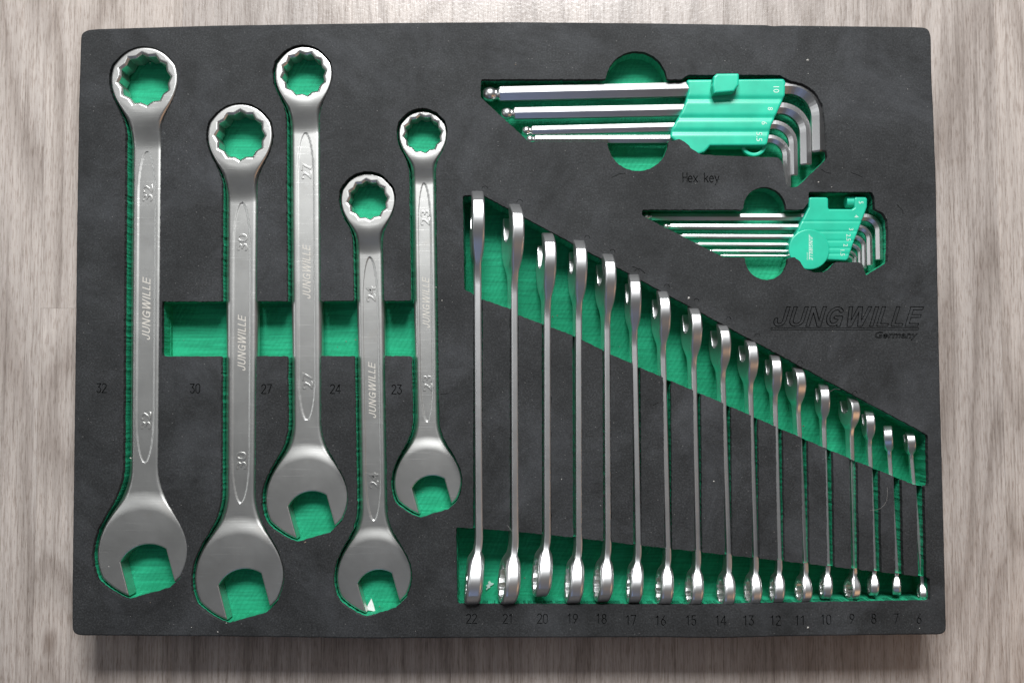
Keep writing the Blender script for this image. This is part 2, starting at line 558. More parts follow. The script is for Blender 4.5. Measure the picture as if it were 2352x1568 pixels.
# ------------------------------------------------------------------ wrench definitions (mm, local: v along, jaw at 0, ring at L)
def wrench_shape(s, L, Rr, Rj, wj, wr, tsh, tr, tj, side, zc=0.0, zr=0.0, ring_tilt=0.0, panel=None, ring_turn=0.0, rr=0.24, rs=0.24, ke=0.7, fl=0.30):
    kj, kr = 1.05 * s, 0.55 * s
    ca, sa = math.cos(math.radians(15)), math.sin(math.radians(15)) * side
    def body2(u, v):
        ring = np.hypot(u, v - L) - Rr
        eg = 1 + 0.20 * np.clip((sa * u - ca * v) / Rj, 0, 1) ** 2
        jaw = np.hypot(u * eg, v) - Rj
        w = wj + (wr - wj) * np.clip(v / L, 0, 1)
        sh = np.maximum(np.abs(u) - w, np.maximum(-v, v - L))
        return smin(smin(sh, jaw, kj), ring, kr), ring, jaw
    def slot2(u, v):
        al = sa * u - ca * v
        pe = ca * u + sa * v
        base = np.minimum(np.hypot(pe, al - 0.51 * s) - 0.71 * s, 0.03 * s - al)
        return np.maximum(np.abs(pe) - 0.525 * s, base), al
    def F(u, v, z):
        b, ring, jaw = body2(u, v)
        fj = 1 - sstep(-0.02 * s, 0.42 * s, jaw)
        fr = 1 - sstep(-0.03 * s, fl * s, ring)
        h = 0.5 * (tsh + (tj - tsh) * fj + (tr - tsh) * fr)
        frz = 1 - sstep(-0.03 * s, max(0.8, fl) * s, ring)
        z0 = zc + (zr - zc) * frz - ring_tilt * np.clip(v - (L - 1.6 * Rr), 0, None)
        r = rs * tsh * (1 - fj) + 0.14 * tj * fj
        fq = 1 - sstep(-0.03 * s, 0.30 * s, ring)
        r = r * (1 - fq) + rr * tr * fq
        if panel is not None:
            v0, v1, pw = panel
            e = np.clip(np.minimum(v - v0, v1 - v) / 34.0, 0, None)
            hw = pw * np.sqrt(np.clip(1 - (1 - np.minimum(e, 1)) ** 2, 0, 1))
            pd = np.maximum(np.abs(u) - hw, np.maximum(v0 - v, v - v1))
            h = h - 0.38 * (1 - sstep(-0.9, 0.35, pd))
        d = extrude(b, z, z0, h, r)
        hu, hv = u, v - L
        x1, y1 = rot2(hu, hv, ring_turn); x2, y2 = rot2(hu, hv, ring_turn + math.pi / 6)
        ap = 0.51 * s
        hole = np.minimum(hexd(x1, y1, ap), hexd(x2, y2, ap))
        hole = hole - np.clip(np.abs(z - z0) - (h - 0.06 * tr - 0.4), 0, 1.2)
        slot, al = slot2(u, v)
        d = smax(d, -np.where(v > L * 0.5, hole, slot), ke)
        return d
    def outline(u, v):
        b, ring, jaw = body2(u, v)
        al = sa * u - ca * v
        return np.maximum(b, al - math.sqrt(Rj * Rj - 0.275 * s * s) - 0.3)
    return F, outline

def build_wrench(name, s, F, L, Rr, Rj, h, material, M, zlo, zhi):
    W = max(Rr, Rj) + 2
    P, Q, N = surface(F, (-W, -Rj - 1, zlo), (W, L + Rr + 1, zhi), h)
    root = empty(name, M=M)
    vc = P[Q[:, 0], 1]
    a, b = Rj + 0.45 * s, L - Rr - 0.4 * s
    for nm, msk in (("open_end", vc < a), ("shaft", (vc >= a) & (vc < b)), ("ring_end", vc >= b)):
        p, q, n = sub_surface(P, Q, N, msk)
        link(nm, mesh_np(nm, p, q, n), root, material)
    return root

def text_mesh(body, size_mm, extrude_mm=0.05, shear=0.0, bevel_mm=0.0, bold=0.0, space=1.0):
    cu = bpy.data.curves.new("text", 'FONT')
    cu.body = body
    cu.size = size_mm
    cu.extrude = extrude_mm
    cu.bevel_depth = bevel_mm
    cu.shear = shear
    cu.offset = bold
    cu.space_character = space
    cu.align_x = 'CENTER'; cu.align_y = 'CENTER'
    cu.resolution_u = 3
    ob = bpy.data.objects.new("text", cu)
    COL.objects.link(ob)
    dg = bpy.context.evaluated_depsgraph_get()
    me = bpy.data.meshes.new_from_object(ob.evaluated_get(dg))
    bpy.data.objects.remove(ob)
    bpy.data.curves.remove(cu)
    v = np.empty(len(me.vertices) * 3, np.float32)
    me.vertices.foreach_get('co', v)
    v = v.reshape(-1, 3)
    # centre on the drawn extents
    mid = (v.max(0) + v.min(0)) / 2
    v[:, :2] -= mid[:2]
    return me, v

def put_text(name, body, parent, loc_mm, rot, material, height=None, width=None, thick=0.05, shear=0.0, bevel=0.0, bold=0.0, space=1.0):
    me, v = text_mesh(body, 10.0, 0.0 + thick, shear, bevel, bold, space)
    ext = v.max(0) - v.min(0)
    k = (height / ext[1]) if height else 1.0
    kx = (width / ext[0]) if width else k
    v[:, 0] *= kx; v[:, 1] *= k
    me.vertices.foreach_set('co', (v * MM).ravel())
    me.update()
    me.materials.clear(); me.materials.append(material)
    o = link(name, me, parent)
    o.location = Vector(loc_mm) * MM
    o.rotation_euler = rot
    return o

FLAT_FLOOR = -17.0
#   size, ring centre px, ring R px, jaw centre px, jaw R px, shaft half widths (jaw, ring), panel y px, number y px, brand y px, ring turn
FLATS = [
    (32, (331, 182), 76, (328, 1272), 101, 11.4, 12.2, (348, 1063), (443, 965), (635, 783), 0.10),
    (30, (551, 311), 74, (550, 1327), 100, 11.2, 12.2, (465, 1155), (556, 1057), (722, 853), 0.0),
    (27, (697, 170), 65, (705, 1147), 93, 11.0, 11.6, (305, 965), (392, 874), (560, 688), 0.16),
    (24, (845, 459), 62, (860, 1325), 84, 10.0, 10.2, (590, 1195), (675, 1103), (830, 962), 0.08),
    (23, (971, 308), 55, (983, 1108), 76, 8.6, 9.0, (420, 968), (500, 880), (635, 755), 0.12),
]
FLAT_LABELS = {
    32: "largest combination wrench, stamped 32, lying flat along the tray's left edge",
    30: "flat lying combination wrench stamped 30, second from the tray's left edge",
    27: "flat lying combination wrench stamped 27 between the 30 and the 24",
    24: "flat lying combination wrench stamped 24 with a white chip in its jaw",
    23: "smallest flat lying combination wrench, stamped 23, beside the upright row",
}
flat_outlines = []
wrench_jobs = []
for s, rc, rR, jc, jR, wj, wr, pan, nums, brand, turn in FLATS:
    tsh, tr, tj = 0.20 * s + 3.2, 0.53 * s + 0.6, 0.38 * s + 1.6
    zj = FLAT_FLOOR + tj / 2
    zr = FLAT_FLOOR + 0.8 + tr / 2
    A = at(*jc, zj + tj / 2)
    B = at(*rc, zr + tr / 2)
    L = float(np.linalg.norm(B - A))
    ang = math.atan2(-(B - A)[0], (B - A)[1])
    Rr = rR / F_PX * (H_CAM - zr - tr / 2)
    Rj = jR / F_PX * (H_CAM - zj - tj / 2)
    ztop = zj + tsh / 2
    def vpos(y, A=A, B=B, L=L, ztop=ztop, jc=jc, rc=rc):
        t = (y - jc[1]) / (rc[1] - jc[1])
        p = at(jc[0] + t * (rc[0] - jc[0]), y, ztop)
        return float(np.dot(p - A, (B - A) / L))
    v1, v0 = vpos(pan[0]), vpos(pan[1])
    F, outl = wrench_shape(s, L, Rr, Rj, wj, wr, tsh, tr, tj, +1, tj / 2, 0.8 + tr / 2, 0.0, (v0, v1, 0.56 * min(wj, wr)), turn, 0.09, 0.42, 0.8, 0.85)
    flat_outlines.append((outl, A, ang, {32: 0.95, 30: 0.1, 27: 0.45, 24: 0.15, 23: 0.3}[s]))
    M = Matrix.Translation(Vector((A[0], A[1], TRAY + FLAT_FLOOR)) * MM) @ Matrix.Rotation(ang, 4, 'Z')
    wrench_jobs.append((s, F, L, Rr, Rj, M, tsh, tr, tj, [vpos(y) for y in nums], [vpos(y) for y in brand]))

# ------------------------------------------------------------------ foam tray
def warp(pts):
    return [at(*p) for p in pts]

OUT = [(184, 110), (185, 82), (190, 73), (202, 68), (225, 66), (500, 58), (900, 52), (1176, 50), (1500, 53), (1760, 57), (1775, 59.5), (1800, 58), (2100, 61.5),
       (2124, 62.5), (2134, 67), (2139, 82), (2141, 180), (2145, 260), (2151, 420), (2155, 660), (2160, 900), (2167, 1150), (2173, 1395), (2174, 1444), (2171, 1453), (2160, 1457),
       (2100, 1457), (1800, 1461), (1660, 1465), (1500, 1463), (1176, 1464), (850, 1466), (800, 1465), (500, 1461), (186, 1459), (170, 1456), (165, 1445),
       (165, 1350), (167, 1200), (171, 900), (176, 500), (180, 250)]
outline = np.array(warp(OUT))
def densify(L, step):
    out = []
    for a, b in zip(L, np.roll(L, -1, 0)):
        n = max(1, int(np.linalg.norm(b - a) / step))
        out += [a + (b - a) * t / n for t in range(n)]
    return np.array(out)
outline = densify(outline, 1.4)
for _ in range(2):
    outline = (np.roll(outline, 1, 0) + 2 * outline + np.roll(outline, -1, 0)) / 4
jit = rng.normal(size=len(outline)); jit = (np.roll(jit, 1) + jit + np.roll(jit, -1)) / 3
ctr = outline.mean(0)
outline = outline + (outline - ctr) / np.linalg.norm(outline - ctr, axis=1, keepdims=True) * jit[:, None] * 0.07

def grid(x0, x1, y0, y1, h):
    return np.arange(x0, x1 + h, h), np.arange(y0, y1 + h, h)

# A: beds of the flat wrenches and the finger trough across them
c0, c1 = at(190, 1440), at(1075, 80)
xs, ys = grid(c0[0], c1[0], c0[1], c1[1], 0.45)
XX, YY = xs[:, None], ys[None, :]
FA = np.full((len(xs), len(ys)), 99.0)
for outl, A, ang, sh in flat_outlines:
    u, v = rot2(XX - A[0], YY - A[1], ang)
    FA = np.minimum(FA, outl(u + sh, v) - 0.95)
strap = warp([(372, 692), (950, 690), (950, 817), (372, 818)])
FT = blur(poly_sdf(XX, YY, strap), 2) + 0.25
FA = np.minimum(FA, poly_sdf(XX, YY, strap))
FA = blur(FA, 2) + rough_noise(FA.shape, 0.13)
LA = contours(FA, xs, ys)
LT = [simplify(l, 0.02) for l in contours(FT, xs, ys)]

# B: head pockets and edge slots of the upright row
c0, c1 = at(1030, 1400), at(2150, 430)
xs, ys = grid(c0[0], c1[0], c0[1], c1[1], 0.45)
XX, YY = xs[:, None], ys[None, :]
head_pocket = warp([(1063, 449), (1108, 447), (2131, 998), (2133, 1118), (2100, 1113), (2040, 1088), (1975, 1062), (1860, 1013), (1750, 965), (1620, 908), (1545, 876), (1475, 846),
                    (1400, 812), (1320, 772), (1192, 724), (1167, 707), (1110, 688), (1066, 664)])
ring_pocket = warp([(1047, 1210), (1174, 1219), (1316, 1233), (1455, 1250), (1800, 1288), (2136, 1326), (2137, 1380), (1600, 1389), (1050, 1388)])
FB = np.minimum(poly_sdf(XX, YY, head_pocket), poly_sdf(XX, YY, ring_pocket))
FB = blur(FB, 8) + rough_noise(FB.shape, 0.12)
SLOTS = {22: (1087, 1108), 21: (1171, 1191), 20: (1245, 1266), 19: (1316, 1336), 18: (1385, 1404), 17: (1454, 1473), 16: (1525, 1543), 15: (1594, 1612), 14: (1663, 1681),
         13: (1726, 1743), 12: (1783, 1800), 11: (1841, 1857), 10: (1897, 1914), 9: (1952, 1970), 8: (2003, 2021), 7: (2052, 2071), 6: (2104, 2123)}
FS = np.full(FB.shape, 99.0)
for s, (xa, xb) in SLOTS.items():
    x0, x1 = at(xa, 1080)[0], at(xb, 1080)[0]
    ytop = at(xa, 680 + (xa - 1110) * 0.419 - 14)[1]
    ybot = at(xa, 1212 + (xa - 1047) * 0.105 + 24)[1]
    FS = np.minimum(FS, np.maximum(np.abs(XX - (x0 + x1) / 2) - (x1 - x0) / 2, np.maximum(YY - ytop, ybot - YY)))
FS = blur(FS, 2) + rough_noise(FS.shape, 0.10)
LB_all = contours(np.minimum(FB, FS), xs, ys)
LB_deep = contours(FB, xs, ys)

# C: big hex key pocket
def stadium(X, Y, pa, pb, r):
    return seg_sdf(X, Y, [[tuple(pa), tuple(pb)]]) - r
c0, c1 = at(1085, 445), at(1920, 95)
xs, ys = grid(c0[0], c1[0], c0[1], c1[1], 0.45)
XX, YY = xs[:, None], ys[None, :]
pc = warp([(1104, 182), (1567, 182), (1580, 172), (1790, 172), (1815, 185), (1845, 192), (1872, 210), (1890, 240), (1897, 290), (1900, 364), (1834, 428), (1816, 431), (1806, 424), (1797, 372), (1786, 362),
           (1640, 357), (1610, 355), (1590, 343), (1575, 327), (1560, 319), (1545, 324), (1215, 326), (1104, 224)])
FC = poly_sdf(XX, YY, pc)
FC = np.minimum(FC, stadium(XX, YY, at(1462, 187), at(1465, 323), at(70 + CX, 200)[0]))
FC = blur(FC, 4) + rough_noise(FC.shape, 0.12)
LC = contours(FC, xs, ys)

# D: small hex key pocket
def zd(x, y): return ((2500 + x / 1.96) / 1.7415, (640 + y / 1.96) / 1.7415)
c0, c1 = at(1455, 660), at(2060, 415)
xs, ys = grid(c0[0], c1[0], c0[1], c1[1], 0.45)
XX, YY = xs[:, None], ys[None, :]
pdz = [(133, 388), (1400, 388), (1438, 330), (1442, 250), (1940, 250), (1957, 300), (1958, 385), (2025, 412), (2058, 470), (2066, 640), (2060, 802), (1905, 900), (1885, 898),
       (1862, 815), (1835, 803), (1650, 800), (1610, 850), (1560, 880), (1490, 882), (1410, 855), (1370, 790), (1330, 762), (1280, 768), (770, 762), (133, 436)]
FD = poly_sdf(XX, YY, warp([zd(*p) for p in pdz]))
FD = np.minimum(FD, stadium(XX, YY, at(*zd(1095, 378)), at(*zd(1109, 772)), at(49.0 + CX, 500)[0]))
FD = blur(FD, 4) + rough_noise(FD.shape, 0.11)
LD = contours(FD, xs, ys)

def sheet(loops, z):
    """flat sheet with holes; first loop is the outside"""
    pts, edges = [], []
    for L in loops:
        b = len(pts); n = len(L)
        pts += [Vector((float(x), float(y))) for x, y in L]
        edges += [(b + i, b + (i + 1) % n) for i in range(n)]
    vo, eo, fo, ovo, oeo, ofo = delaunay_2d_cdt(pts, edges, [], 0, 1e-6)
    V = [(p.x, p.y, z) for p in vo]
    cons = set()
    for e, org in zip(eo, oeo):
        if len(org): cons.add((min(e), max(e)))
    e2t = {}
    for t, f in enumerate(fo):
        for i in range(3):
            a, b = f[i], f[(i + 1) % 3]
            e2t.setdefault((min(a, b), max(a, b)), []).append(t)
    par = [-1] * len(fo)
    for k, ts in e2t.items():
        if len(ts) == 1 and par[ts[0]] < 0:
            par[ts[0]] = 1 if k in cons else 0
            st = [ts[0]]
            while st:
                t = st.pop()
                f = fo[t]
                for i in range(3):
                    a, b = f[i], f[(i + 1) % 3]
                    kk = (min(a, b), max(a, b))
                    for u in e2t[kk]:
                        if par[u] < 0:
                            par[u] = par[t] ^ (1 if kk in cons else 0)
                            st.append(u)
    Fc = []
    for t, f in enumerate(fo):
        if par[t] != 1: continue
        (x0, y0, _), (x1, y1, _), (x2, y2, _) = V[f[0]], V[f[1]], V[f[2]]
        Fc.append(tuple(f) if (x1 - x0) * (y2 - y0) - (y1 - y0) * (x2 - x0) > 0 else tuple(f[::-1]))
    return V, Fc

# engraved lettering ---------------------------------------------------------
def arc(cx, cy, rx, ry, a0, a1, n=8):
    return [(cx + rx * math.cos(math.radians(a0 + (a1 - a0) * i / n)), cy + ry * math.sin(math.radians(a0 + (a1 - a0) * i / n))) for i in range(n + 1)]
GL = {
    '0': [arc(.26, .72, .22, .28, 0, 180) + arc(.26, .28, .22, .28, 180, 360) + [(.48, .72)]],
    '1': [[(.10, .80), (.28, 1), (.28, 0)]],
    '2': [arc(.26, .74, .22, .26, 165, -30) + [(.02, 0), (.52, 0)]],
    '3': [[(.04, 1), (.48, 1), (.24, .60)] + arc(.26, .30, .23, .30, 80, -160)],
    '4': [[(.40, 0), (.40, 1), (.0, .28), (.54, .28)]],
    '5': [[(.46, 1), (.10, 1), (.06, .58)] + arc(.25, .32, .23, .32, 120, -150)],
    '6': [[(.40, 1), (.10, .50)] + arc(.26, .29, .22, .29, 150, -210, 14)],
    '7': [[(.02, 1), (.50, 1), (.18, 0)]],
    '8': [arc(.26, .77, .18, .23, -90, 270, 14), arc(.26, .27, .23, .27, 90, 450, 14)],
    '9': [[(.12, 0), (.42, .50)] + arc(.26, .71, .22, .29, -30, 330, 14)],
    'H': [[(.04, 0), (.04, 1)], [(.48, 0), (.48, 1)], [(.04, .52), (.48, .52)]],
    'e': [[(.04, .34), (.46, .34)] + arc(.25, .33, .21, .33, 0, 310, 12)],
    'x': [[(.04, 0), (.46, .66)], [(.04, .66), (.46, 0)]],
    'k': [[(.06, 0), (.06, 1)], [(.44, .66), (.06, .28)], [(.20, .40), (.46, 0)]],
    'y': [[(.04, .66), (.26, .04)], [(.48, .66), (.22, -.10), (.06, -.30)]],
    ' ': [],
}
text_loops = []
def engrave(lines, half, pad=1.2, h=0.14):
    P = np.array([p for l in lines for p in l])
    xs, ys = grid(P[:, 0].min() - pad, P[:, 0].max() + pad, P[:, 1].min() - pad, P[:, 1].max() + pad, h)
    Fv = seg_sdf(xs[:, None], ys[None, :], lines) - half
    Fv = Fv + rough_noise(Fv.shape, 0.035)
    for L in contours(Fv, xs, ys):
        L = simplify(L, 0.02)
        A2 = 0.5 * abs(np.sum(L[:, 0] * np.roll(L[:, 1], -1) - L[:, 1] * np.roll(L[:, 0], -1)))
        if A2 > 0.12:
            text_loops.append(L)
def stroke_text(txt, px, py, cap_px, adv=0.62, half=0.32):
    c = at(px, py); k = cap_px / F_PX * H_CAM
    total = (len(txt) - 1) * adv + 0.52
    lines = []
    x = -total / 2
    for ch in txt:
        for l in GL[ch]:
            lines.append([(c[0] + (x + a) * k, c[1] + (b - 0.5) * k) for a, b in l])
        x += adv
    engrave(lines, half)
for t, x, y in (("32", 233, 891), ("30", 448, 892), ("27", 612, 893), ("24", 770, 893), ("23", 911, 894)):
    stroke_text(t, x, y, 20.5)
for t, x, y in ((22, 1083, 1420), (21, 1167, 1420), (20, 1246, 1420), (19, 1315, 1420), (18, 1381, 1420), (17, 1449, 1423), (16, 1517, 1424), (15, 1587, 1424), (14, 1655, 1424), (13, 1719, 1424),
                (12, 1781, 1424), (11, 1838, 1424), (10, 1897, 1422), (9, 1957, 1420), (8, 2007, 1420), (7, 2058, 1420), (6, 2111, 1420)):
    stroke_text(str(t), x, y, 21)
stroke_text("Hex key", 1610, 408, 21.5, adv=0.575)

def font_lines(body, shear, px0, px1, py_base, py_cap, bold=0.0):
    cu = bpy.data.curves.new("text", 'FONT')
    cu.body = body; cu.size = 10; cu.shear = shear; cu.fill_mode = 'NONE'; cu.resolution_u = 3; cu.offset = bold
    ob = bpy.data.objects.new("text", cu); COL.objects.link(ob)
    dg = bpy.context.evaluated_depsgraph_get()
    me = bpy.data.meshes.new_from_object(ob.evaluated_get(dg))
    bpy.data.objects.remove(ob); bpy.data.curves.remove(cu)
    v = np.array([w.co[:2] for w in me.vertices])
    ed = [tuple(e.vertices) for e in me.edges]
    bpy.data.meshes.remove(me)
    return v, ed
def engrave_font(body, shear, px0, px1, py_base, py_cap, half, capn, bold=0.0):
    v, ed = font_lines(body, shear, px0, px1, py_base, py_cap, bold)
    a = at(px0, py_base); b = at(px1, py_cap)
    kx = (b[0] - a[0]) / (v[:, 0].max() - v[:, 0].min())
    ky = (b[1] - a[1]) / capn
    w = np.stack([a[0] + (v[:, 0] - v[:, 0].min()) * kx, a[1] + v[:, 1] * ky], 1)
    # group the edges letter by letter (connected pieces) so each letter is its own small window
    par = list(range(len(w)))
    def find(i):
        while par[i] != i:
            par[i] = par[par[i]]; i = par[i]
        return i
    for i, j in ed: par[find(i)] = find(j)
    groups = {}
    for i, j in ed: groups.setdefault(find(i), []).append((i, j))
    boxes = []
    for g in groups.values():
        pts = np.array([w[i] for e in g for i in e])
        boxes.append([pts.min(0), pts.max(0), [[tuple(w[i]), tuple(w[j])] for i, j in g]])
    merged = True
    while merged:
        merged = False
        for i in range(len(boxes)):
            for j in range(i + 1, len(boxes)):
                A, B = boxes[i], boxes[j]
                if (A[0] - 1.2 < B[1]).all() and (B[0] - 1.2 < A[1]).all():
                    boxes[i] = [np.minimum(A[0], B[0]), np.maximum(A[1], B[1]), A[2] + B[2]]
                    boxes.pop(j); merged = True
                    break
            if merged: break
    for _, _, lines in boxes:
        engrave(lines, half)
BR = {  # skeleton strokes, width
    'J': ([[(.46, 1.2), (.46, .30)] + arc(.28, .30, .18, .215, 0, -180) + [(.10, .36)]], .56), 'U': ([[(.10, 1.2), (.10, .32)] + arc(.33, .32, .23, .235, 180, 360) + [(.56, 1.2)]], .66),
    'N': ([[(.09, -.2), (.09, 1.2)], [(.57, -.2), (.57, 1.2)], [(.02, 1.14), (.64, -.14)]], .66), 'G': ([arc(.36, .5, .27, .415, 40, 345, 14) + [(.62, .40), (.40, .46), (.62, .46), (.62, -.2)]], .72),
    'W': ([[(.04, 1.25), (.26, -.12), (.48, 1.1), (.70, -.12), (.94, 1.25)]], .98), 'I': ([[(.10, -.2), (.10, 1.2)]], .20), 'L': ([[(.09, 1.2), (.09, .085), (.8, .085)]], .50),
    'E': ([[(.09, -.2), (.09, 1.2)], [(.09, .085), (.9, .085)], [(.09, .53), (.62, .53)], [(.09, .915), (.9, .915)]], .56)}
def brand_field(u, v, gap=0.10, t=0.078, shear=0.27):
    """distance field of the slanted word, letter height 1, baseline 0; returns field and width"""
    D = np.full(np.broadcast(u, v).shape, 9.0)
    x = 0.0
    for ch in "JUNGWILLE":
        ln, w = BR[ch]
        uu = u - shear * v - x
        d = seg_sdf(uu, v, ln) - t
        d = np.maximum(d, np.maximum(np.maximum(-v, v - 1), np.maximum(-uu, uu - w)))
        D = np.minimum(D, d)
        x += w + gap
    return D
BRAND_W = sum(BR[c][1] for c in "JUNGWILLE") + 0.10 * 8 + 0.27
def brand_mesh(length, height, t):
    """flat plate of the word, centred, in mm"""
    kx, ky = length / BRAND_W, height
    xs, ys = grid(-0.1, BRAND_W + 0.1, -0.1, 1.1, 0.016)
    L = [simplify(l, 0.002) for l in contours(brand_field(xs[:, None], ys[None, :], t=t), xs, ys)]
    L = [np.stack([(l[:, 0] - BRAND_W / 2) * kx, (l[:, 1] - 0.5) * ky], 1) for l in L if len(l) > 8]
    return sheet(L, 0.0)
a_, b_ = at(1772, 750), at(2122, 704)
kx, ky = (b_[0] - a_[0]) / BRAND_W, b_[1] - a_[1]
xs, ys = grid(a_[0] - 1.5, b_[0] + 1.5, a_[1] - 1.2, b_[1] + 1.2, 0.14)
Fv = brand_field((xs[:, None] - a_[0]) / kx, (ys[None, :] - a_[1]) / ky) * ky
Fv = np.abs(Fv + 0.1) - 0.27 + rough_noise(Fv.shape, 0.03)
for L in contours(Fv, xs, ys):
    L = simplify(L, 0.02)
    if len(L) > 10 and 0.5 * abs(np.sum(L[:, 0] * np.roll(L[:, 1], -1) - L[:, 1] * np.roll(L[:, 0], -1))) > 0.15:
        text_loops.append(L)
# dents pressed by the heads and creases in the foam
for x, y, w in ((1112, 432, 15), (1192, 463, 15), (1347, 545, 13), (1405, 577, 12), (1462, 622, 11), (1530, 657, 13), (1598, 690, 12), (1672, 732, 12), (1738, 770, 13), (1836, 832, 12), (1962, 902, 11)):
    engrave([[tuple(at(x - w * .45 + w * t, y - 7 * (1 - (2 * t - 1.15) ** 4) + 3)) for t in (0.1, .25, .4, .55, .7, .85, 1.0, 1.06)]], 0.16)
for pts in ([(1405, 408), (1422, 400), (1436, 398)], [(1955, 397), (1970, 402), (1982, 408)], [(1885, 388), (1896, 396), (1908, 399)], [(1452, 612), (1470, 618), (1482, 628)], [(1905, 900), (1918, 893), (1930, 894)], [(1500, 930), (1512, 925)],
            [(1012, 905), (1030, 903)], [(2060, 470), (2072, 482), (2074, 492)]):
    engrave([[tuple(at(*p)) for p in pts]], 0.17)
bar = warp([(1771, 752.5), (2110, 753.0), (2109, 757.5), (1770.5, 757.0)])
engrave([[tuple(p) for p in bar] + [tuple(bar[0])]], 0.2)
engrave_font("Germany", 0.24, 2010, 2107, 776, 762, 0.20, 6.9)

# layers ---------------------------------------------------------------------
tol = 0.02
LA, LB_all, LB_deep, LC, LD = [[simplify(l, tol) for l in g if len(l) > 40] for g in (LA, LB_all, LB_deep, LC, LD)]
RIM = 1.1
def offset_in(L, d):
    t = np.roll(L, -1, 0) - np.roll(L, 1, 0)
    t /= np.linalg.norm(t, axis=1, keepdims=True)
    n = np.stack([t[:, 1], -t[:, 0]], 1)
    if np.sum(n * (L - L.mean(0))) > 0: n = -n
    return L + n * d
inner = offset_in(outline, RIM)

class Stack:
    def __init__(self): self.v, self.f = [], []
    def add(self, V, Fc):
        b = len(self.v); self.v += list(V); self.f += [tuple(b + i for i in f) for f in Fc]
    def wall(self, L, z0, z1, L1=None):
        L1 = L if L1 is None else L1
        n = len(L)
        V = [(x, y, z0) for x, y in L] + [(x, y, z1) for x, y in L1]
        self.add(V, [(i, (i + 1) % n, n + (i + 1) % n, n + i) for i in range(n)])
Z_ENG, Z_BLK, Z_SLOT, Z_FLAT, Z_DEEP = -2.2, -4.6, -14.0, FLAT_FLOOR, -30.0
tray = empty("foam_tray", (0, 0, TRAY))
tag(tray, "black foam tool tray with green core and cut-out pockets lying on grey laminate", "tool tray")
allp = LA + LB_all + LC + LD
blk = Stack()
mid = offset_in(outline, 0.35)
blk.add(*sheet([inner] + allp + text_loops, 0.0))
blk.wall(inner, 0.0, -0.35, mid)
blk.wall(mid, -0.35, -RIM, outline)
blk.add(*sheet([outline] + allp, Z_ENG))
for L in allp: blk.wall(L, 0.0, Z_BLK)
for L in text_loops: blk.wall(L, 0.0, Z_ENG)
blk.wall(outline, -RIM, -16.0)
top_layer = link("top_layer", mesh_np("top_layer", blk.v, blk.f, smooth=False), tray, M_BLACK)
grn = Stack()
grn.add(*sheet([outline] + LA + LB_deep + LC + LD, Z_SLOT))
grn.add(*sheet([outline] + LB_deep + LT, Z_FLAT))
grn.add(*sheet([outline] + LB_deep, -21.0))
for L in LT: grn.wall(L, Z_FLAT, -21.0)
grn.add(*sheet([outline], Z_DEEP))
for L in LA + LC + LD: grn.wall(L, Z_BLK, Z_FLAT)
for L in LB_all: grn.wall(L, Z_BLK, Z_SLOT)
for L in LB_deep: grn.wall(L, Z_BLK - 0.01, Z_DEEP)
low = offset_in(outline, 0.15)
grn.wall(outline, -16.0, -TRAY + 1)
core = link("core", mesh_np("core", grn.v, grn.f, smooth=False), tray, M_GREEN)
# the outside of the core is skinned black
core.data.materials.append(M_BLACK)
nside = len(outline)
mi = np.zeros(len(core.data.polygons), np.int32); mi[-nside:] = 1
core.data.polygons.foreach_set('material_index', mi)

# ------------------------------------------------------------------ flat wrenches
for s, F, L, Rr, Rj, M, tsh, tr, tj, nums, brand in wrench_jobs:
    w = build_wrench("combination_wrench", s, F, L, Rr, Rj, 0.7, M_STEEL, M, -1, tr + 2)
    tag(w, FLAT_LABELS[s], "wrench", "combination wrenches lying flat")
    zp = tj / 2 + tsh / 2 - 0.38
    for v in nums:
        put_text("size_mark", str(s), w, (0.3, v, zp + 0.05), (0, 0, math.pi / 2), M_STEEL, height=7.6 if s > 25 else 6.8, width=12.4 if s > 25 else 11.2, thick=0.30, bevel=0.14, bold=0.03)
    bv, bf = brand_mesh(abs(brand[0] - brand[1]), 6.0 if s > 25 else 5.3, 0.058)
    bo = link("brand_mark", mesh_np("brand_mark", bv, bf, smooth=False), w, M_ETCH)
    bo.location = Vector((0.2, (brand[0] + brand[1]) / 2, zp + 0.06)) * MM
    bo.rotation_euler = (0, 0, math.pi / 2)

# ------------------------------------------------------------------ upright wrenches in the row
#   size: (head tip y), (shaft x,y upper), (shaft x,y lower), ring bottom y, roll (deg), ring tilt
ROW = {
    22: (437, (1098, 700), (1101, 1200), 1387, 1.0, .10), 21: (467, (1183, 800), (1184.5, 1200), 1386, 7.0, .10), 20: (533, (1258, 800), (1258.5, 1200), 1369, 3.0, .09),
    19: (549, (1330, 800), (1331, 1200), 1385, 1.0, .09), 18: (580, (1396, 850), (1398, 1200), 1381, 2.5, .09), 17: (626, (1459, 850), (1466, 1200), 1384, -4.0, .09),
    16: (664, (1526, 900), (1534, 1200), 1388, -1.0, .09), 15: (702, (1597, 950), (1603, 1200), 1390, 0.5, .09), 14: (740, (1664, 950), (1673, 1200), 1392, 1.0, .08),
    13: (776, (1728, 1000), (1736.5, 1250), 1389, 0.0, .08), 12: (810, (1783, 1000), (1790.5, 1250), 1385, -6.0, .08), 11: (839, (1840, 1050), (1850, 1250), 1383, 1.5, .07),
    10: (879, (1895, 1050), (1901, 1250), 1375, -10.0, .07), 9: (909, (1960, 1100), (1964, 1250), 1376, 5.0, .07), 8: (941, (2001, 1100), (2007, 1250), 1367, -12.0, .06),
    7: (976, (2047, 1110), (2056, 1250), 1366, -25.0, .05), 6: (990, (2103, 1150), (2112, 1250), 1379, -14.0, .05),
}
